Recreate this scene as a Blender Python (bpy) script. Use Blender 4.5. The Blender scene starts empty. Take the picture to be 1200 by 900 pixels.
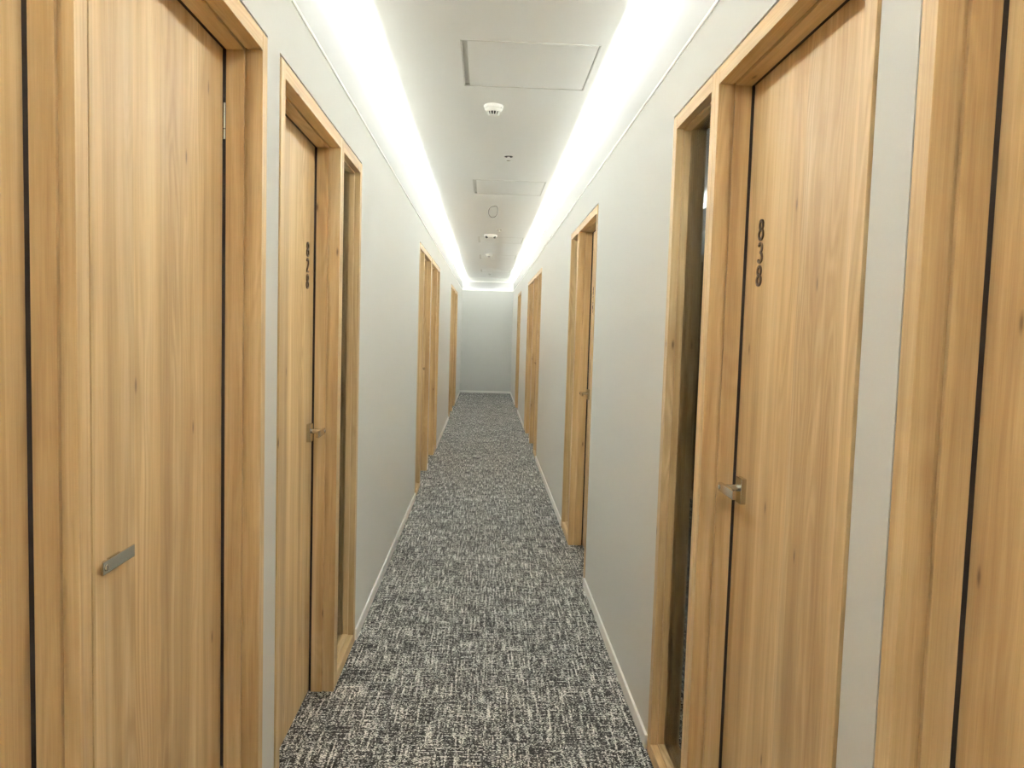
import bpy, bmesh, math, random
from mathutils import Matrix, Vector

# ------------------------------------------------------------------ camera, world, light, exposure
C = bpy.context.scene.collection
sc = bpy.context.scene
H = 1.45                       # eye height
WL, WR = 0.5702, 0.6046        # wall planes left / right of the camera
WT = 2.364                     # top of the walls (lip of the light trough)
CZ = 2.661                     # ceiling
SB = 0.052                     # set-back of the band above the trough
YE = 17.85                     # end wall
YB = -2.6                      # wall behind the camera
TH = 0.17                      # thickness of the corridor walls
FT = 2.165                     # top of door frames

def cam_matrix(yaw, pitch, roll):
    cy, sy, cp, sp, cr, sr = math.cos(yaw), math.sin(yaw), math.cos(pitch), math.sin(pitch), math.cos(roll), math.sin(roll)
    R = Matrix(((cy, -sy, 0), (sy, cy, 0), (0, 0, 1))) @ Matrix(((1, 0, 0), (0, cp, -sp), (0, sp, cp))) @ Matrix(((cr, 0, sr), (0, 1, 0), (-sr, 0, cr)))
    r, f, u = R.col[0], R.col[1], R.col[2]
    M = Matrix.Identity(4)
    for i in range(3):
        M[i][0], M[i][1], M[i][2] = r[i], u[i], -f[i]
    return M
cd = bpy.data.cameras.new('camera')
cam = bpy.data.objects.new('camera', cd); C.objects.link(cam)
cd.sensor_width = 36; cd.lens = 905.66 / 1200 * 36; cd.clip_start = 0.02
M = cam_matrix(-0.0355, -0.0684, -0.0296); M.translation = (0, 0, H)
cam.matrix_world = M
sc.camera = cam

w = bpy.data.worlds.new('world'); sc.world = w; w.use_nodes = True
w.node_tree.nodes['Background'].inputs['Color'].default_value = (0.02, 0.02, 0.02, 1)
w.node_tree.nodes['Background'].inputs['Strength'].default_value = 0.1

def strip_light(name, loc, length, along_y, watts, wid=0.014):
    l = bpy.data.lights.new(name, 'AREA'); l.shape = 'RECTANGLE'
    l.size, l.size_y = (wid, length) if along_y else (length, wid)
    l.energy = watts; l.color = (0.94, 0.97, 0.97); l.spread = math.radians(160)
    o = bpy.data.objects.new(name, l); C.objects.link(o)
    o.location = loc; o.rotation_euler = (math.pi, 0, 0)      # shines upwards
    return o
FZ = 2.580                     # top of the cove fascia
LEDZ = FZ - 0.030              # light strips lie behind the fascia, just under its top edge
LY0, LY1 = YB + 0.05, YE - 0.02
strip_light('cove_light_left', (-WL - 0.060, (LY0 + LY1) / 2, LEDZ), LY1 - LY0, True, 440, 0.030)
strip_light('cove_light_right', (WR + 0.060, (LY0 + LY1) / 2, LEDZ), LY1 - LY0, True, 440, 0.030)

# faint light line in the slit between wall head and fascia
strip_light('slit_light_left', (-WL - 0.0045, (LY0 + LY1) / 2, WT - 0.003), LY1 - LY0, True, 1.6, 0.003)
strip_light('slit_light_right', (WR + 0.0045, (LY0 + LY1) / 2, WT - 0.003), LY1 - LY0, True, 1.6, 0.003)
strip_light('slit_light_end', ((WR - WL) / 2, YE + 0.0045, WT - 0.003), 1.15, False, 0.6, 0.003)
# unseen fill lights added to brighten the jambs behind the side windows
for x in (-WL - 1.2, WR + 1.2):
    o = strip_light('room_fill_light', (x, (YB + YE) / 2, 2.60), YE - YB - 1, True, 70, 0.3); o.rotation_euler = (0, 0, 0)

sc.view_settings.view_transform = 'Standard'
sc.view_settings.look = 'None'
sc.view_settings.gamma = 1
sc.view_settings.use_curve_mapping = False
sc.view_settings.exposure = 0.57
sc.cycles.max_bounces = 16
sc.cycles.diffuse_bounces = 12
sc.cycles.glossy_bounces = 6
sc.cycles.transparent_max_bounces = 12

# ------------------------------------------------------------------ mesh helpers
class MB:
    """collects shapes and builds ONE mesh object"""
    def __init__(s): s.bm = bmesh.new()
    def box(s, x0, x1, y0, y1, z0, z1, bev=0.0):
        x0, x1 = sorted((x0, x1)); y0, y1 = sorted((y0, y1)); z0, z1 = sorted((z0, z1))
        b = bmesh.new()
        bmesh.ops.create_cube(b, size=1)
        for v in b.verts:
            v.co = Vector(((x0 + x1) / 2 + v.co.x * (x1 - x0), (y0 + y1) / 2 + v.co.y * (y1 - y0), (z0 + z1) / 2 + v.co.z * (z1 - z0)))
        if bev:
            bmesh.ops.bevel(b, geom=list(b.edges), offset=bev, segments=2, affect='EDGES', profile=0.6)
        s.join(b); return s
    def join(s, b, M=None):
        me = bpy.data.meshes.new('tmp'); b.to_mesh(me); b.free()
        if M is not None: me.transform(M)
        s.bm.from_mesh(me); bpy.data.meshes.remove(me)
    def lathe(s, prof, n=32, M=None):
        b = bmesh.new(); rings = []
        for r, z in prof:
            rings.append([b.verts.new((max(r, 1e-5) * math.cos(2 * math.pi * k / n), max(r, 1e-5) * math.sin(2 * math.pi * k / n), z)) for k in range(n)])
        for a, c in zip(rings, rings[1:]):
            for k in range(n):
                b.faces.new((a[k], a[(k + 1) % n], c[(k + 1) % n], c[k]))
        b.faces.new(rings[0][::-1]); b.faces.new(rings[-1])
        bmesh.ops.recalc_face_normals(b, faces=b.faces)
        for f in b.faces: f.smooth = len(f.verts) == 4
        s.join(b, M); return s
    def tube(s, pts, r, n=8, closed=False):
        b = bmesh.new(); P = [Vector(p) for p in pts]; rings = []
        for i, p in enumerate(P):
            a = P[i - 1] if (i or closed) else p
            c = P[(i + 1) % len(P)] if (i < len(P) - 1 or closed) else p
            t = (c - a).normalized()
            up = Vector((0, 0, 1)) if abs(t.z) < 0.9 else Vector((0, 1, 0))
            q = t.cross(up).normalized(); v = q.cross(t)
            rings.append([b.verts.new(p + r * (math.cos(2 * math.pi * k / n) * q + math.sin(2 * math.pi * k / n) * v)) for k in range(n)])
        m = len(rings)
        for i in range(m if closed else m - 1):
            A, B = rings[i], rings[(i + 1) % m]
            for k in range(n): b.faces.new((A[k], A[(k + 1) % n], B[(k + 1) % n], B[k]))
        if not closed:
            b.faces.new(rings[0][::-1]); b.faces.new(rings[-1])
        bmesh.ops.recalc_face_normals(b, faces=b.faces)
        for f in b.faces: f.smooth = True
        s.join(b); return s
    def build(s, name, mat, parent=None, loc=None):
        me = bpy.data.meshes.new(name); s.bm.to_mesh(me); s.bm.free()
        me.materials.append(mat)
        o = bpy.data.objects.new(name, me); C.objects.link(o)
        if parent is not None: o.parent = parent
        if loc: o.location = loc
        return o

def tag(o, label=None, cat=None, group=None, kind=None):
    if label: o['label'] = label
    if cat: o['category'] = cat
    if group: o['group'] = group
    if kind: o['kind'] = kind
    return o
def empty(name, loc, label=None, cat=None, group=None, kind=None):
    o = bpy.data.objects.new(name, None); C.objects.link(o)
    o.location = loc; o.empty_display_size = 0.1
    return tag(o, label, cat, group, kind)

# ------------------------------------------------------------------ materials
def mat(name):
    m = bpy.data.materials.new(name); m.use_nodes = True
    nt = m.node_tree; return m, nt, nt.nodes['Principled BSDF']
def N(nt, t, **k):
    n = nt.nodes.new(t)
    for a, v in k.items(): setattr(n, a, v)
    return n
def math_(nt, op, a, b=None, c=None):
    n = N(nt, 'ShaderNodeMath', operation=op)
    for i, v in enumerate((a, b, c)):
        if v is None: continue
        if isinstance(v, (int, float)): n.inputs[i].default_value = v
        else: nt.links.new(v, n.inputs[i])
    return n.outputs[0]
def comb(nt, x, y, z):
    n = N(nt, 'ShaderNodeCombineXYZ')
    for i, v in enumerate((x, y, z)):
        if isinstance(v, (int, float)): n.inputs[i].default_value = v
        else: nt.links.new(v, n.inputs[i])
    return n.outputs[0]
def noise(nt, vec, scale=1.0, detail=2.0, rough=0.5, dist=0.0):
    n = N(nt, 'ShaderNodeTexNoise'); nt.links.new(vec, n.inputs['Vector'])
    n.inputs['Scale'].default_value = scale; n.inputs['Detail'].default_value = detail
    n.inputs['Roughness'].default_value = rough; n.inputs['Distortion'].default_value = dist
    return n.outputs['Fac']
def ramp(nt, fac, stops):
    n = N(nt, 'ShaderNodeValToRGB'); nt.links.new(fac, n.inputs['Fac'])
    e = n.color_ramp.elements
    while len(e) < len(stops): e.new(0.5)
    for i, (p, c) in enumerate(stops):
        e[i].position = p; e[i].color = (*c, 1) if not isinstance(c, (int, float)) else (c, c, c, 1)
    return n.outputs['Color']
def mix(nt, fac, a, b, mode='MIX'):
    n = N(nt, 'ShaderNodeMix', data_type='RGBA', blend_type=mode)
    if isinstance(fac, (int, float)): n.inputs[0].default_value = fac
    else: nt.links.new(fac, n.inputs[0])
    for i, v in ((6, a), (7, b)):
        if isinstance(v, tuple): n.inputs[i].default_value = (*v, 1)
        else: nt.links.new(v, n.inputs[i])
    return n.outputs[2]

def lin(*rgb):
    return tuple((c / 255 / 12.92) if c <= 10 else ((c / 255 + 0.055) / 1.055) ** 2.4 for c in rgb)

def plain(name, col, rough=0.5, metal=0.0, bump=0.0, bscale=300):
    m, nt, b = mat(name)
    b.inputs['Base Color'].default_value = (*col, 1); b.inputs['Roughness'].default_value = rough
    b.inputs['Metallic'].default_value = metal
    tc = N(nt, 'ShaderNodeTexCoord')
    f = noise(nt, tc.outputs['Object'], bscale, 3)
    r = mix(nt, f, tuple(x * 0.985 for x in col), tuple(min(1, x * 1.015) for x in col))
    nt.links.new(r, b.inputs['Base Color'])
    if bump:
        n = N(nt, 'ShaderNodeBump'); n.inputs['Strength'].default_value = bump; n.inputs['Distance'].default_value = 0.001
        nt.links.new(f, n.inputs['Height']); nt.links.new(n.outputs['Normal'], b.inputs['Normal'])
    return m

def oak(name, horizontal=False, gain=1.0, planks=False):
    m, nt, b = mat(name)
    tc = N(nt, 'ShaderNodeTexCoord'); oi = N(nt, 'ShaderNodeObjectInfo')
    sp = N(nt, 'ShaderNodeSeparateXYZ'); nt.links.new(tc.outputs['Object'], sp.inputs[0])
    X, Y, Z = sp.outputs
    rnd = math_(nt, 'MULTIPLY', oi.outputs['Random'], 37.0)
    if horizontal: u, v = math_(nt, 'ADD', X, Z), Y
    else:          u, v = math_(nt, 'ADD', X, Y), Z
    v = math_(nt, 'ADD', v, math_(nt, 'MULTIPLY', rnd, 1.7))
    # planks of veneer
    wob = noise(nt, comb(nt, math_(nt, 'MULTIPLY', u, 5.0), rnd, math_(nt, 'MULTIPLY', v, 0.9)), 1, 2)
    uw = math_(nt, 'ADD', u, math_(nt, 'MULTIPLY', math_(nt, 'SUBTRACT', wob, 0.5), 0.05))
    def st(su, sv, det=3, rough=0.55, dist=0.0, src=None):
        return noise(nt, comb(nt, math_(nt, 'MULTIPLY', src or uw, su), rnd, math_(nt, 'MULTIPLY', v, sv)), 1, det, rough, dist)
    broad = st(15, 0.75, 4, 0.6, 0.4)
    mid = st(42, 1.0, 4, 0.6, 0.3)
    fib = st(420, 7.0, 2, 0.6, src=u)
    fleck = st(180, 14, 2, 0.5, src=u)
    # growth-ring figure: contour lines of a stretched field
    fld = st(9.0, 1.1, 2, 0.45, 0.3)
    ring = math_(nt, 'SINE', math_(nt, 'MULTIPLY', fld, 95.0))
    ring = math_(nt, 'MULTIPLY', math_(nt, 'ADD', ring, 1.0), 0.5)
    ringmask = ramp(nt, st(8, 0.6, 1), [(0.47, 0), (0.66, 1)])
    base = ramp(nt, broad, [(0.32, lin(158, 119, 72)), (0.45, lin(202, 164, 112)), (0.55, lin(224, 189, 138)), (0.68, lin(246, 220, 174))])
    col = mix(nt, 0.5, base, ramp(nt, mid, [(0.3, lin(188, 150, 100)), (0.55, lin(218, 183, 131)), (0.75, lin(238, 211, 164))]))
    col = mix(nt, math_(nt, 'MULTIPLY', ring, math_(nt, 'MULTIPLY', ringmask, 0.46)), col, lin(165, 122, 70))
    col = mix(nt, 0.13, col, ramp(nt, fib, [(0.3, lin(150, 110, 66)), (0.7, lin(240, 212, 166))]))
    col = mix(nt, math_(nt, 'MULTIPLY', ramp(nt, fleck, [(0.62, 0), (0.72, 1)]), 0.12), col, lin(150, 108, 62))
    # plank tint
    pl = math_(nt, 'FLOOR', math_(nt, 'DIVIDE', math_(nt, 'ADD', u, rnd), 0.118))
    wn = N(nt, 'ShaderNodeTexWhiteNoise', noise_dimensions='2D'); nt.links.new(comb(nt, pl, rnd, 0), wn.inputs['Vector'])
    tint = ramp(nt, wn.outputs['Value'], [(0.0, (0.86, 0.85, 0.83)), (0.5, (1.0, 1.0, 1.0)), (1.0, (1.07, 1.06, 1.03))])
    col = mix(nt, 1.0 if planks else 0.4, col, tint, 'MULTIPLY')
    # a few knots
    vo = N(nt, 'ShaderNodeTexVoronoi', voronoi_dimensions='2D'); vo.inputs['Scale'].default_value = 1.0; vo.inputs['Randomness'].default_value = 1.0
    nt.links.new(comb(nt, math_(nt, 'ADD', math_(nt, 'MULTIPLY', u, 5.0), rnd), math_(nt, 'MULTIPLY', v, 1.5), 0), vo.inputs['Vector'])
    sel = N(nt, 'ShaderNodeSeparateColor'); nt.links.new(vo.outputs['Color'], sel.inputs[0])
    pick = math_(nt, 'GREATER_THAN', sel.outputs[0], 0.45)
    halo = ramp(nt, vo.outputs['Distance'], [(0.03, 1), (0.20, 0)])
    core = ramp(nt, vo.outputs['Distance'], [(0.008, 1), (0.03, 0)])
    col = mix(nt, math_(nt, 'MULTIPLY', math_(nt, 'MULTIPLY', halo, pick), 0.32), col, lin(158, 118, 74))
    col = mix(nt, math_(nt, 'MULTIPLY', math_(nt, 'MULTIPLY', core, pick), 0.75), col, lin(92, 62, 36))
    col = mix(nt, 1.0, col, (0.89, 0.93, 0.955), 'MULTIPLY')
    if gain != 1.0: col = mix(nt, 1.0, col, (gain, gain, gain), 'MULTIPLY')
    nt.links.new(col, b.inputs['Base Color'])
    b.inputs['Roughness'].default_value = 0.48
    bp = N(nt, 'ShaderNodeBump'); bp.inputs['Strength'].default_value = 0.12; bp.inputs['Distance'].default_value = 0.0006
    nt.links.new(fib, bp.inputs['Height']); nt.links.new(bp.outputs['Normal'], b.inputs['Normal'])
    return m

def carpet_mat():
    m, nt, b = mat('woven_carpet')
    tc = N(nt, 'ShaderNodeTexCoord'); sp = N(nt, 'ShaderNodeSeparateXYZ'); nt.links.new(tc.outputs['Object'], sp.inputs[0])
    X, Y, Z = sp.outputs
    # individual loops on a grid of stitches
    g = 0.0041
    ix = math_(nt, 'FLOOR', math_(nt, 'DIVIDE', X, g)); iy = math_(nt, 'FLOOR', math_(nt, 'DIVIDE', Y, g))
    wn = N(nt, 'ShaderNodeTexWhiteNoise', noise_dimensions='2D'); nt.links.new(comb(nt, ix, iy, 0), wn.inputs['Vector'])
    loops = wn.outputs['Value']
    xg = math_(nt, 'MULTIPLY', ix, g); yg = math_(nt, 'MULTIPLY', iy, g)
    sx = noise(nt, comb(nt, math_(nt, 'MULTIPLY', xg, 122.0), math_(nt, 'MULTIPLY', yg, 6.5), 0), 1, 1, 0.5)      # yarn lines along the corridor
    sy = noise(nt, comb(nt, math_(nt, 'MULTIPLY', xg, 9.0), math_(nt, 'MULTIPLY', yg, 118.0), 5), 1, 1, 0.5)      # yarn lines across
    patch = noise(nt, comb(nt, math_(nt, 'MULTIPLY', X, 16.0), math_(nt, 'MULTIPLY', Y, 11.0), 2), 1, 2, 0.55)
    big = noise(nt, comb(nt, math_(nt, 'MULTIPLY', X, 3.0), math_(nt, 'MULTIPLY', Y, 2.0), 8), 1, 1, 0.5)
    s = math_(nt, 'MAXIMUM', math_(nt, 'MULTIPLY', sx, 1.04), math_(nt, 'MULTIPLY', sy, 0.98))
    s = math_(nt, 'ADD', s, math_(nt, 'MULTIPLY', math_(nt, 'SUBTRACT', loops, 0.5), 0.42))
    s = math_(nt, 'ADD', s, math_(nt, 'MULTIPLY', math_(nt, 'SUBTRACT', patch, 0.5), 0.11))
    s = math_(nt, 'ADD', s, math_(nt, 'MULTIPLY', math_(nt, 'SUBTRACT', big, 0.5), 0.08))
    col = ramp(nt, s, [(0.38, lin(26, 25, 24)), (0.52, lin(54, 53, 50)), (0.62, lin(112, 111, 106)), (0.77, lin(228, 226, 218))])
    nt.links.new(col, b.inputs['Base Color'])
    b.inputs['Roughness'].default_value = 0.95
    b.inputs['Specular IOR Level'].default_value = 0.1
    bp = N(nt, 'ShaderNodeBump'); bp.inputs['Strength'].default_value = 0.5; bp.inputs['Distance'].default_value = 0.002
    nt.links.new(s, bp.inputs['Height']); nt.links.new(bp.outputs['Normal'], b.inputs['Normal'])
    return m

def glass_mat():
    m, nt, b = mat('clear_glass'); nt.nodes.remove(b)
    out = nt.nodes['Material Output']
    t = N(nt, 'ShaderNodeBsdfTransparent'); t.inputs[0].default_value = (0.93, 0.95, 0.93, 1)
    g = N(nt, 'ShaderNodeBsdfGlossy'); g.inputs['Roughness'].default_value = 0.02
    fr = N(nt, 'ShaderNodeFresnel'); fr.inputs[0].default_value = 1.45
    mx = N(nt, 'ShaderNodeMixShader'); nt.links.new(fr.outputs[0], mx.inputs[0])
    nt.links.new(t.outputs[0], mx.inputs[1]); nt.links.new(g.outputs[0], mx.inputs[2])
    nt.links.new(mx.outputs[0], out.inputs[0])
    return m

M_LEAF = oak('oak_veneer_leaf', planks=True)
M_JAMB = oak('oak_frame_upright')
M_HEAD = oak('oak_frame_level', horizontal=True)
M_WALL = plain('grey_wall_paint', (0.66, 0.66, 0.625), 0.75, bump=0.06, bscale=220)
M_CEIL = plain('white_ceiling_paint', (0.82, 0.82, 0.80), 0.8, bump=0.03, bscale=200)
M_COVE = plain('cove_wall_paint_darkened', (0.50, 0.50, 0.485), 0.75)  # fascia paint darkened to offset the blow-out from the cove light
M_TRIM = plain('white_skirting_paint', (0.92, 0.91, 0.87), 0.4)
M_WHITE = plain('white_plastic', (0.80, 0.79, 0.75), 0.35)
M_GREY = plain('grey_aluminium_edge', (0.62, 0.61, 0.57), 0.5)
M_DARK = plain('dark_recess', (0.03, 0.028, 0.026), 0.7)
M_STEEL = plain('satin_nickel', (0.62, 0.59, 0.52), 0.20, 1.0)
M_BRONZE = plain('dark_bronze', (0.11, 0.07, 0.045), 0.35, 0.5)
M_WIRE = plain('dark_wire', (0.05, 0.05, 0.05), 0.5)
M_GAP_SHADE = plain('dark_gap_shade', (0.02, 0.012, 0.01), 0.7)  # dark strips added so the gap around the leaf reads as shade
M_CARPET = carpet_mat()
M_GLASS = glass_mat()

# ------------------------------------------------------------------ the layout of doors and side windows
# side, y0, y1, near jamb width, far jamb width
J = 0.042; JM = 0.033
def unit(y, window_far=True, total=1.353):
    wn_ = JM + 0.393 + J
    if window_far: return (y, y + total - wn_, J, JM), (y + total - wn_ + 0.0015, y + total, JM, J)
    return (y + wn_ + 0.0015, y + total, JM, J), (y, y + wn_, J, JM)
DOORS, WINS = [], []
def add(side, dw, dl, wl_=None, **k):
    DOORS.append((side, *dw[0], dl, k)); WINS.append((side, *dw[1], wl_))
LEFT0 = (0.20, 1.1290, J, 0.0350)
LEFT1 = (1.1335, 2.015, 0.0080, 0.040)
DOORS.append(('L', *LEFT0, 'plain oak door nearest the camera on the left, cut by the left edge', dict(latch='near', depths=(0.022, 0.058, 0.0655), hinges=())))
DOORS.append(('L', *LEFT1, 'oak door facing left with a flat nickel lever bar seen broadside and no number in sight', dict(latch='near', back=0.2235, flat=True)))
add('L', unit(2.149), 'oak door with dark number 828 on the left wall', 'narrow side window beside the oak door numbered 828', latch='far', number='828')
add('L', unit(6.535, False), 'oak door in the near half of the far left pair of door units', 'narrow side window nearest in the far left pair of door units', latch='far')
add('L', unit(7.985), 'oak door in the far half of the far left pair of door units', 'narrow side window farthest in the far left pair of door units', latch='near')
add('L', unit(12.36, False), 'near oak door of the last pair on the left before the end wall', 'near side window of the last pair on the left before the end wall', latch='far')
add('L', unit(13.79), 'far oak door of the last pair on the left beside the end wall', 'far side window of the last pair on the left beside the end wall', latch='near')
DOORS.append(('R', 0.19, 1.103, J, 0.040, 'plain oak door nearest the camera on the right, cut by the right edge', dict(latch='near', hinges=())))
add('R', unit(1.236), 'oak door with large dark number 838 on the right wall', 'narrow glazed side window beside the oak door numbered 838', latch='far', number='838')
add('R', unit(4.335), 'second numbered oak door on the right, seen very obliquely', 'narrow side window beyond the second numbered door on the right', latch='far', number='839')
add('R', unit(8.66, False), 'near oak door of the double unit far down the right wall', 'near side window of the double unit far down the right wall', latch='far')
add('R', unit(10.09), 'far oak door of the double unit far down the right wall', 'far side window of the double unit far down the right wall', latch='near')
add('R', unit(13.75), 'last oak door on the right before the end wall', 'last side window on the right before the end wall', latch='far')

GAP = 0.009
def spans(side):
    r = sorted([(d[1], d[2]) for d in DOORS if d[0] == side] + [(x[1], x[2]) for x in WINS if x[0] == side])
    out = []
    for a, b in r:
        if out and a - out[-1][1] < 0.02: out[-1][1] = b
        else: out.append([a, b])
    return [(a - GAP, b + GAP) for a, b in out]

# ------------------------------------------------------------------ the setting
def X_(side, d):                                  # d = depth into the wall (negative: out into the corridor)
    return (WR + d) if side == 'R' else (-WL - d)
RX = 2.4                                          # depth of the unlit rooms behind the side windows
XL, XR = -WL - TH - RX, WR + TH + RX

f = MB(); f.box(XL, XR, YB, YE + 0.3, -0.12, 0.0)
tag(f.build('floor', M_CARPET), 'dark grey and off white woven carpet along the corridor', 'carpet', kind='structure')

HX0, HX1 = -0.142, 0.455
HATCH = [(3.335, 3.945), (6.35, 6.98), (10.15, 10.80), (12.53, 13.18), (15.55, 16.17)]
c = MB(); t = CZ + 0.10
c.box(XL, HX0, YB, YE + 0.3, CZ, t); c.box(HX1, XR, YB, YE + 0.3, CZ, t)
ys = [YB] + [v for h in HATCH for v in h] + [YE + 0.3]
for a, b in zip(ys[0::2], ys[1::2]): c.box(HX0, HX1, a, b, CZ, t)
tag(c.build('ceiling', M_CEIL), 'white corridor ceiling washed by hidden cove light', 'ceiling', kind='structure')

def long_wall(side, name, label):
    m = MB(); y = YB
    for a, b in spans(side):
        m.box(X_(side, 0), X_(side, TH), y, a, 0, 2.30)
        m.box(X_(side, 0), X_(side, TH), a, b, FT + GAP, 2.30)
        y = b
    m.box(X_(side, 0), X_(side, TH), y, YE, 0, 2.30)
    m.box(X_(side, 0), X_(side, TH), YB, YE, 2.30, WT - 0.004)
    m.box(X_(side, 0.150), X_(side, TH), YB, YE + 0.17, WT - 0.006, CZ)        # back of the light trough
    tag(m.build(name, M_WALL), label, 'wall', kind='structure')
long_wall('L', 'wall_left', 'left grey corridor wall with oak door openings')
long_wall('R', 'wall_right', 'right grey corridor wall with oak door openings')
m = MB()
m.box(XL, XR, YE, YE + 0.3, 0, WT - 0.004); m.box(XL, XR, YE + 0.15, YE + 0.3, WT - 0.006, CZ)
tag(m.build('wall_end', M_WALL), 'blank grey wall closing the far end of the corridor', 'wall', kind='structure')
m = MB(); m.box(XL, XR, YB - 0.15, YB, 0, CZ)
tag(m.build('wall_back', M_WALL), 'grey wall behind the viewer', 'wall', kind='structure')
for side, nm in (('L', 'left'), ('R', 'right')):
    m = MB(); m.box(X_(side, TH + RX), X_(side, TH + RX + 0.12), YB, YE + 0.3, 0, CZ)
    tag(m.build('wall_room_' + nm, M_WALL), 'outer wall of the unlit rooms on the ' + nm, 'wall', kind='structure')

for side, n_, nm in (('L', 1, 'left'), ('R', 2, 'right')):
    m = MB(); m.box(X_(side, -0.003), X_(side, 0.002), YB, YE - 0.004, WT - 0.010, WT + 0.003, 0.0008)
    tag(m.build('trim_%d' % n_, M_TRIM), 'thin white bead along the top of the %s wall' % nm, 'trim', kind='structure')
m = MB(); m.box(-WL - 0.009, WR + 0.009, YE - 0.003, YE + 0.002, WT - 0.016, WT + 0.010, 0.0008)
tag(m.build('trim_3', M_TRIM), 'white bead along the top of the end wall', 'trim', kind='structure')
m = MB(); m.box(-WL - 0.0095, WR + 0.0095, YE + 0.002, YE + 0.0098, FZ - 0.035, FZ, 0.001)  # white strip stands in for light catching the fascia's top edge
tag(m.build('trim_4', M_TRIM), 'white strip painting the lit upper edge of the cove above the end wall', 'trim', kind='structure')

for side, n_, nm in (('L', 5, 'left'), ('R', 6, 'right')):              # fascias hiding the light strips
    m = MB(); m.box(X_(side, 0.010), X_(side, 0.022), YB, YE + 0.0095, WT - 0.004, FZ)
    tag(m.build('trim_%d' % n_, M_COVE), 'cove fascia darkened against the strip glare above the %s wall' % nm, 'cove fascia', kind='structure')
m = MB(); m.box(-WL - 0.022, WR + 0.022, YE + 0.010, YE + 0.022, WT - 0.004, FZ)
tag(m.build('trim_7', M_COVE), 'cove fascia darkened against the strip glare above the end wall', 'cove fascia', kind='structure')

BH, BT = 0.052, 0.010
for side, nm in (('L', 'left'), ('R', 'right')):
    m = MB(); y = YB
    for a, b in spans(side) + [(YE, YE)]:
        if a - y > 0.02: m.box(X_(side, 0), X_(side, -BT), y + 0.001, a - 0.001 if a < YE else YE, 0, BH, 0.002)
        y = b
    tag(m.build('baseboard_' + nm, M_TRIM), 'low white skirting along the %s wall between the doors' % nm, 'skirting', kind='structure')
m = MB(); m.box(-WL + BT, WR - BT, YE - BT, YE, 0, BH, 0.002)
tag(m.build('baseboard_end', M_TRIM), 'low white skirting under the end wall', 'skirting', kind='structure')

# ------------------------------------------------------------------ doors
def sgn(side): return 1.0 if side == 'R' else -1.0

def stroke(mb, paths, w, t, place):
    """flat raised strokes: each path a list of (u, z); place(u, z, h) gives the local point"""
    for pts, closed in paths:
        n = len(pts); L, R_ = [], []
        for i in range(n):
            a = pts[i - 1] if (i or closed) else pts[i]; b = pts[(i + 1) % n] if (i < n - 1 or closed) else pts[i]
            dx, dz = b[0] - a[0], b[1] - a[1]; q = math.hypot(dx, dz) or 1
            nx, nz = -dz / q * w / 2, dx / q * w / 2
            L.append((pts[i][0] + nx, pts[i][1] + nz)); R_.append((pts[i][0] - nx, pts[i][1] - nz))
        bm = mb.bm
        V = [[bm.verts.new(place(*p, h)) for p in s_] for s_ in (L, R_) for h in (0.0, t)]
        l0, l1, r0, r1 = V
        for i in range(n if closed else n - 1):
            j = (i + 1) % n
            for q in ((l1[i], l1[j], r1[j], r1[i]), (l0[i], l0[j], l1[j], l1[i]), (r1[i], r1[j], r0[j], r0[i])):
                bm.faces.new(q)
        if not closed:
            for i in (0, -1): bm.faces.new((l0[i], l1[i], r1[i], r0[i]))
        bmesh.ops.recalc_face_normals(bm, faces=bm.faces)
def arc(cx, cz, rx, rz, a0, a1, n=18):
    return [(cx + rx * math.cos(math.radians(a0 + (a1 - a0) * i / n)), cz + rz * math.sin(math.radians(a0 + (a1 - a0) * i / n))) for i in range(n + 1)]
def glyph(ch):                     # digits in a cell 0.034 wide, 0.052 high, centred
    if ch == '8': return [(arc(0, 0.0115, 0.0105, 0.0118, 0, 340, 20), True), (arc(0, -0.0125, 0.0125, 0.0125, 0, 340, 20), True)]
    if ch == '3': return [(arc(0, 0.0115, 0.0110, 0.0118, 155, -88, 18) + arc(0.0005, -0.0125, 0.0122, 0.0125, 86, -155, 20), False)]
    if ch == '2': return [(arc(0, 0.0105, 0.0118, 0.0128, 165, -25, 18) + [(0.0065, -0.004), (-0.004, -0.0145), (-0.0112, -0.0225), (0.013, -0.0225)], False)]
    if ch == '9': return [(arc(0, 0.0100, 0.0122, 0.0130, 0, 340, 20), True), ([(0.0122, 0.010), (0.0115, 0.000), (0.007, -0.013), (0.000, -0.0245)], False)]
    return []

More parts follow.
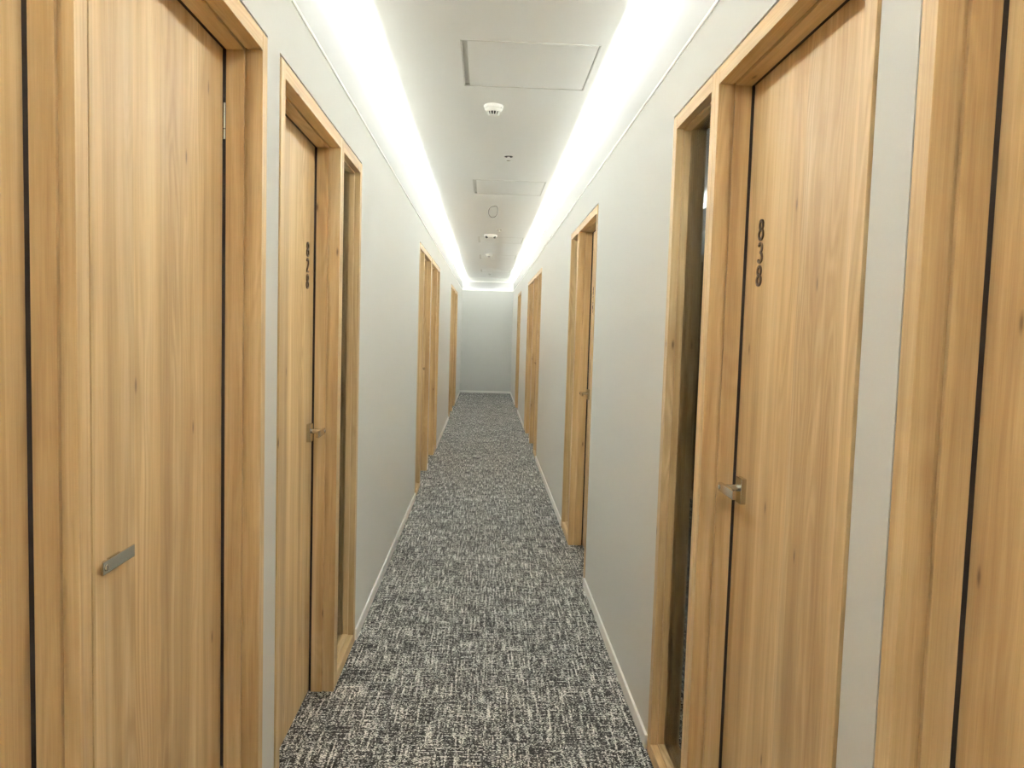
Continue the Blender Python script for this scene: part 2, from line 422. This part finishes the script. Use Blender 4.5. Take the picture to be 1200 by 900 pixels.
door_i = 0
def door(side, y0, y1, jn, jf, label, k):
    global door_i; door_i += 1
    s = sgn(side)
    root = empty('door_%d' % door_i, (X_(side, 0), y0, 0), label, 'door', kind='structure')
    L = y1 - y0
    def bx(m, d0, d1, a, b, z0, z1, bev=0.0): m.box(s * d0, s * d1, a, b, z0, z1, bev)
    HJ = 0.043                                    # head jamb
    zo = FT - HJ
    F0, DB, stp = -0.003, 0.150, 0.003
    ST0, ST1, lf = k.get('depths', (0.042, 0.086, 0.0945))
    for near in (True, False):
        j = jn if near else jf
        def yy(a, b): return (a, b) if near else (L - b, L - a)
        m = MB(); e = 0.0012
        bx(m, F0, ST0 - 0.007, *yy(0, j), 0, FT, e); bx(m, ST0 - 0.0085, ST1, *yy(0, j - 0.005), 0, FT)
        bx(m, ST1 - 0.001, DB, *yy(0, max(j - 0.015, 0.004)), 0, FT)
        g0 = GAP if (near and abs(jn - J) < .004 or (not near) and abs(jf - J) < .004) else 0
        if g0: bx(m, 0.030, DB, *yy(-g0 + 0.0003, 0.002), 0, FT)
        m.build('side_jamb', M_JAMB, root)
        m = MB(); bx(m, ST0, ST1, *yy(j - 0.006, j + stp), 0, zo + 0.006, 0.001)
        m.build('door_stop', M_JAMB, root)
        m = MB(); bx(m, ST1, lf, *yy(j - 0.012, j + stp - 0.0012), 0.002, zo + 0.008)
        m.build('door_gap_shade', M_GAP_SHADE, root)
    m = MB()
    bx(m, F0 + 0.0004, ST0 - 0.007, jn - 0.0005, L - jf + 0.0005, zo, FT, 0.0012); bx(m, ST0 - 0.0085, ST1, jn - 0.0045, L - jf + 0.0045, zo + 0.005, FT)
    bx(m, ST1 - 0.001, DB, 0.004, L - 0.004, zo + 0.016, FT)
    bx(m, 0.030, DB, 0.0, L, FT - 0.002, FT + GAP - 0.0003)
    m.build('head_jamb', M_HEAD, root)
    m = MB(); bx(m, ST0, ST1, jn + stp, L - jf - stp, zo - stp, zo + 0.006, 0.001)
    m.build('head_stop', M_HEAD, root)
    m = MB(); bx(m, ST1, lf, jn + stp, L - jf - stp, zo - stp + 0.0012, zo + 0.008)
    m.build('head_gap_shade', M_GAP_SHADE, root)
    # the leaf, closed against the stops
    ov = 0.009
    m = MB(); bx(m, lf, lf + 0.040, max(jn - ov + 0.001, 0.0045), L - jf + ov - 0.001, 0.006, zo + 0.010, 0.0015)
    leaf = m.build('door_leaf', M_LEAF, root)
    # lever set, number, hinges
    near_latch = k.get('latch') == 'near'
    ye = jn if near_latch else L - jf             # latch edge of the opening
    dr = 1.0 if near_latch else -1.0              # towards the hinges
    yc = ye + dr * k.get('back', 0.066)
    zc = 1.043
    lo, lt, bz = (0.062, 0.010, zc + 0.006)                       # stand-off, thickness, height of the lever bar
    if k.get('flat'):
        lo, lt, bz = 0.010, 0.003, 1.0145
        m = MB(); bx(m, lf - 0.004, lf + 0.001, yc + dr * 0.012, yc + dr * 0.055, bz - 0.010, bz + 0.010, 0.001)
    else:
        m = MB(); bx(m, lf - 0.014, lf + 0.001, yc - 0.0225, yc + 0.0225, zc - 0.034, zc + 0.034, 0.0012)
    tag(m.build('handle_plate', M_STEEL, leaf), 'satin nickel backplate')
    m = MB(); nl = lo - lt
    b = bmesh.new(); bmesh.ops.create_cone(b, cap_ends=True, segments=24, radius1=0.0095, radius2=0.0095, depth=nl)
    m.join(b, Matrix.Translation((s * (lf - nl / 2), yc, bz)) @ Matrix.Rotation(math.pi / 2, 4, 'Y'))
    bx(m, lf - lo, lf - lo + lt, yc - dr * 0.022, yc + dr * 0.100, bz - 0.0115, bz + 0.0115, min(0.0012, lt / 3))
    tag(m.build('lever', M_STEEL, leaf), 'flat satin nickel lever bar')
    m = MB(); m.lathe([(0.0, 0.0), (0.0062, 0.0), (0.0062, 0.0012), (0.0048, 0.0018), (0.0, 0.0018)], 24,
                      Matrix.Translation((s * (lf - lo - 0.0002), yc - dr * 0.010, bz)) @ Matrix.Rotation(-s * math.pi / 2, 4, 'Y'))
    m.build('lock_button', M_STEEL, leaf)
    m = MB(); bx(m, lf - lo - 0.0025, lf - lo - 0.0015, yc - dr * 0.010 - 0.001, yc - dr * 0.010 + 0.001, bz - 0.004, bz + 0.004)
    m.build('button_slot', M_DARK, leaf)
    yh = (L - jf) if near_latch else jn
    for z in k.get('hinges', (1.947, 0.25)):
        m = MB(); rr = 0.0035
        for a, bb in ((-0.044, -0.020), (-0.0185, 0.044)):
            b = bmesh.new(); bmesh.ops.create_cone(b, cap_ends=True, segments=12, radius1=rr, radius2=rr, depth=bb - a)
            m.join(b, Matrix.Translation((s * (lf - 0.0042), yh + dr * 0.0005 * -1, z + (a + bb) / 2)))
        m.build('hinge', M_STEEL, leaf)
    if k.get('number'):
        yn = ye + dr * 0.108
        for i, ch in enumerate(k['number']):
            zz = 1.728 - i * 0.0585
            m = MB()
            stroke(m, glyph(ch), 0.0062, 0.004, lambda u, z, h: (s * (lf - h), yn - s * u * 1.15, zz + z))
            tag(m.build('number_digit', M_BRONZE, leaf), 'dark bronze digit ' + ch)
    return root

win_i = 0
def window(side, y0, y1, jn, jf, label):
    global win_i; win_i += 1
    s = sgn(side); L = y1 - y0
    root = empty('window_%d' % win_i, (X_(side, 0), y0, 0), label, 'window', kind='structure')
    def bx(m, d0, d1, a, b, z0, z1, bev=0.0): m.box(s * d0, s * d1, a, b, z0, z1, bev)
    F0, DB = -0.003, 0.150; zo = FT - 0.043; zs = 0.046
    for near in (True, False):
        j = jn if near else jf
        def yy(a, b): return (a, b) if near else (L - b, L - a)
        m = MB(); bx(m, F0, DB, *yy(0, j), 0, FT, 0.0012)
        if abs(j - J) < .004: bx(m, 0.030, DB, *yy(-GAP + 0.0003, 0.002), 0, FT)
        m.build('side_jamb', M_JAMB, root)
        m = MB()
        bx(m, 0.022, 0.045, *yy(j - 0.001, j + 0.006), zs, zo, 0.001)
        bx(m, 0.055, 0.078, *yy(j - 0.001, j + 0.006), zs, zo, 0.001)
        m.build('glazing_bead', M_JAMB, root)
    m = MB(); bx(m, F0 + 0.0004, DB, jn - 0.0005, L - jf + 0.0005, zo, FT, 0.0012)
    bx(m, 0.030, DB, 0, L, FT - 0.002, FT + GAP - 0.0003)
    m.build('head_jamb', M_HEAD, root)
    m = MB(); bx(m, 0.022, 0.045, jn + 0.006, L - jf - 0.006, zo - 0.006, zo + 0.001, 0.001); bx(m, 0.055, 0.078, jn + 0.006, L - jf - 0.006, zo - 0.006, zo + 0.001, 0.001)
    m.build('head_bead', M_HEAD, root)
    m = MB(); bx(m, F0 + 0.0004, DB, jn - 0.0005, L - jf + 0.0005, 0.0, zs, 0.0012)
    m.build('window_sill', M_HEAD, root)
    m = MB(); bx(m, 0.022, 0.045, jn + 0.006, L - jf - 0.006, zs - 0.001, zs + 0.006, 0.001); bx(m, 0.055, 0.078, jn + 0.006, L - jf - 0.006, zs - 0.001, zs + 0.006, 0.001)
    m.build('sill_bead', M_HEAD, root)
    m = MB(); bx(m, 0.047, 0.053, jn - 0.0005, L - jf + 0.0005, zs - 0.0005, zo + 0.0005)
    tag(m.build('pane', M_GLASS, root), 'clear glass pane')
for d in DOORS: door(*d)
for x in WINS: window(*x)

# ------------------------------------------------------------------ ceiling fittings
HL = ['nearest and largest white access hatch in the ceiling', 'second white ceiling access hatch, beyond the first sprinkler head',
      'third white ceiling access hatch, behind the two-eyed ceiling fitting', 'fourth white ceiling access hatch, far down the corridor', 'farthest white ceiling access hatch, near the end wall']
for (a, b), lab in zip(HATCH, HL):
    xm, ym = (HX0 + HX1) / 2, (a + b) / 2
    r = empty('ceiling_hatch', (xm, ym, CZ), lab, 'access hatch', 'access hatches in the corridor ceiling')
    hx, hy = (HX1 - HX0) / 2, (b - a) / 2
    m = MB(); ft = 0.006
    m.box(-hx, -hx + ft, -hy, hy, -0.002, 0.03); m.box(hx - ft, hx, -hy, hy, -0.002, 0.03)
    m.box(-hx + ft, hx - ft, -hy, -hy + ft, -0.002, 0.03); m.box(-hx + ft, hx - ft, hy - ft, hy, -0.002, 0.03)
    m.box(-hx + ft, hx - ft, -hy + ft, hy - ft, 0.009, 0.05)
    m.build('hatch_frame', M_GREY, r)
    m = MB(); m.box(-hx + 0.030, hx - 0.010, -hy + 0.010, hy - 0.010, -0.001, 0.0089, 0.001)
    m.build('hatch_panel', M_CEIL, r)

def smoke(x, y, lab, sc_=1.0):
    r = empty('smoke_detector', (x, y, CZ), lab, 'smoke detector', 'smoke detectors on the corridor ceiling')
    q = sc_
    m = MB(); m.lathe([(0.0, 0), (0.052 * q, 0), (0.053 * q, -0.003), (0.052 * q, -0.014), (0.049 * q, -0.016), (0, -0.016)], 40); m.build('base', M_WHITE, r)
    m = MB(); m.lathe([(0.0, -0.016), (0.046 * q, -0.016), (0.047 * q, -0.022), (0.040 * q, -0.032), (0.036 * q, -0.034), (0, -0.034)], 40); m.build('body', M_WHITE, r)
    m = MB(); m.lathe([(0, -0.034), (0.031 * q, -0.034), (0.024 * q, -0.050), (0, -0.050)], 32); m.build('smoke_inlet', M_DARK, r)
    m = MB()
    for k in range(12):
        t_ = 2 * math.pi * k / 12
        b = bmesh.new(); bmesh.ops.create_cube(b, size=1)
        Mx = Matrix.Rotation(t_, 4, 'Z') @ Matrix.Translation((0.0295 * q, 0, -0.043)) @ Matrix.Rotation(0.38, 4, 'Y') @ Matrix.Diagonal((0.006 * q, 0.005 * q, 0.020, 1))
        m.join(b, Mx)
    m.lathe([(0, -0.050), (0.0265 * q, -0.050), (0.025 * q, -0.0535), (0, -0.0545)], 32)
    m.build('grille', M_WHITE, r)
    m = MB(); m.lathe([(0, 0), (0.004, 0), (0.004, -0.004), (0, -0.005)], 12, Matrix.Translation((0.041 * q, -0.026, -0.0135))); m.build('indicator_light', M_GREY, r)
smoke(0.008, 4.27, 'white smoke detector with slotted inlet, nearest on the ceiling')
smoke(0.014, 12.45, 'small far smoke detector in front of the fourth ceiling hatch')

def sprinkler(x, y, lab):
    r = empty('sprinkler_head', (x, y, CZ), lab, 'sprinkler', 'sprinkler heads in the corridor ceiling')
    m = MB(); m.lathe([(0.029, 0.0), (0.037, 0), (0.038, -0.002), (0.035, -0.004), (0.030, -0.004), (0.029, -0.003)], 36); m.build('escutcheon', M_WHITE, r)
    m = MB(); m.lathe([(0, 0.0), (0.0295, 0.0), (0.0295, -0.005), (0, -0.006)], 28); m.build('recess_shade', M_DARK, r)  # solid dark disc painted for the shade inside the sprinkler opening
    m = MB(); m.lathe([(0, -0.004), (0.010, -0.004), (0.009, -0.014), (0.005, -0.020), (0.005, -0.030), (0, -0.030)], 20)
    m.box(-0.010, -0.008, -0.002, 0.002, -0.032, -0.010); m.box(0.008, 0.010, -0.002, 0.002, -0.032, -0.010)
    m.build('nozzle', M_WHITE, r)
    m = MB(); m.lathe([(0, -0.030), (0.014, -0.030), (0.015, -0.0315), (0, -0.033)], 24); m.build('deflector', M_STEEL, r)
sprinkler(0.124, 5.464, 'small sprinkler head between the smoke detector and second hatch')
sprinkler(0.125, 9.39, 'small sprinkler head in front of the two-eyed ceiling fitting')
sprinkler(0.045, 16.75, 'tiny farthest sprinkler head just before the end wall')

r = empty('emergency_light', (0.026, 9.95, CZ), 'white ceiling fitting with two dark eyes in front of third hatch', 'ceiling fitting')
m = MB(); m.lathe([(0, 0), (0.082, 0), (0.084, -0.006), (0.080, -0.022), (0.068, -0.034), (0.040, -0.041), (0, -0.042)], 40); m.build('body', M_WHITE, r)
for sx in (-1, 1):
    m = MB()
    b = bmesh.new(); bmesh.ops.create_uvsphere(b, u_segments=20, v_segments=12, radius=0.019)
    for f_ in b.faces: f_.smooth = True
    m.join(b, Matrix.Translation((sx * 0.050, -0.044, -0.030))); m.build('lamp_eye', M_DARK, r)

pts = []
for i in range(48):
    a = 2 * math.pi * i / 48
    rr = 0.052 * (1 + 0.38 * max(0, math.cos(a - math.radians(52))) ** 10)
    pts.append((0.82 * rr * math.cos(a), 0.012 * math.sin(2 * a), rr * math.sin(a)))
top = max(p[2] for p in pts)
m = MB(); m.tube([(x_, y_, z_ - top - 0.0015) for x_, y_, z_ in pts], 0.0028, 8, closed=True)
tag(m.build('wire_loop', M_WIRE, None, (0.036, 7.62, CZ)), 'thin dark loop of wire hanging from the ceiling past second hatch', 'wire loop')
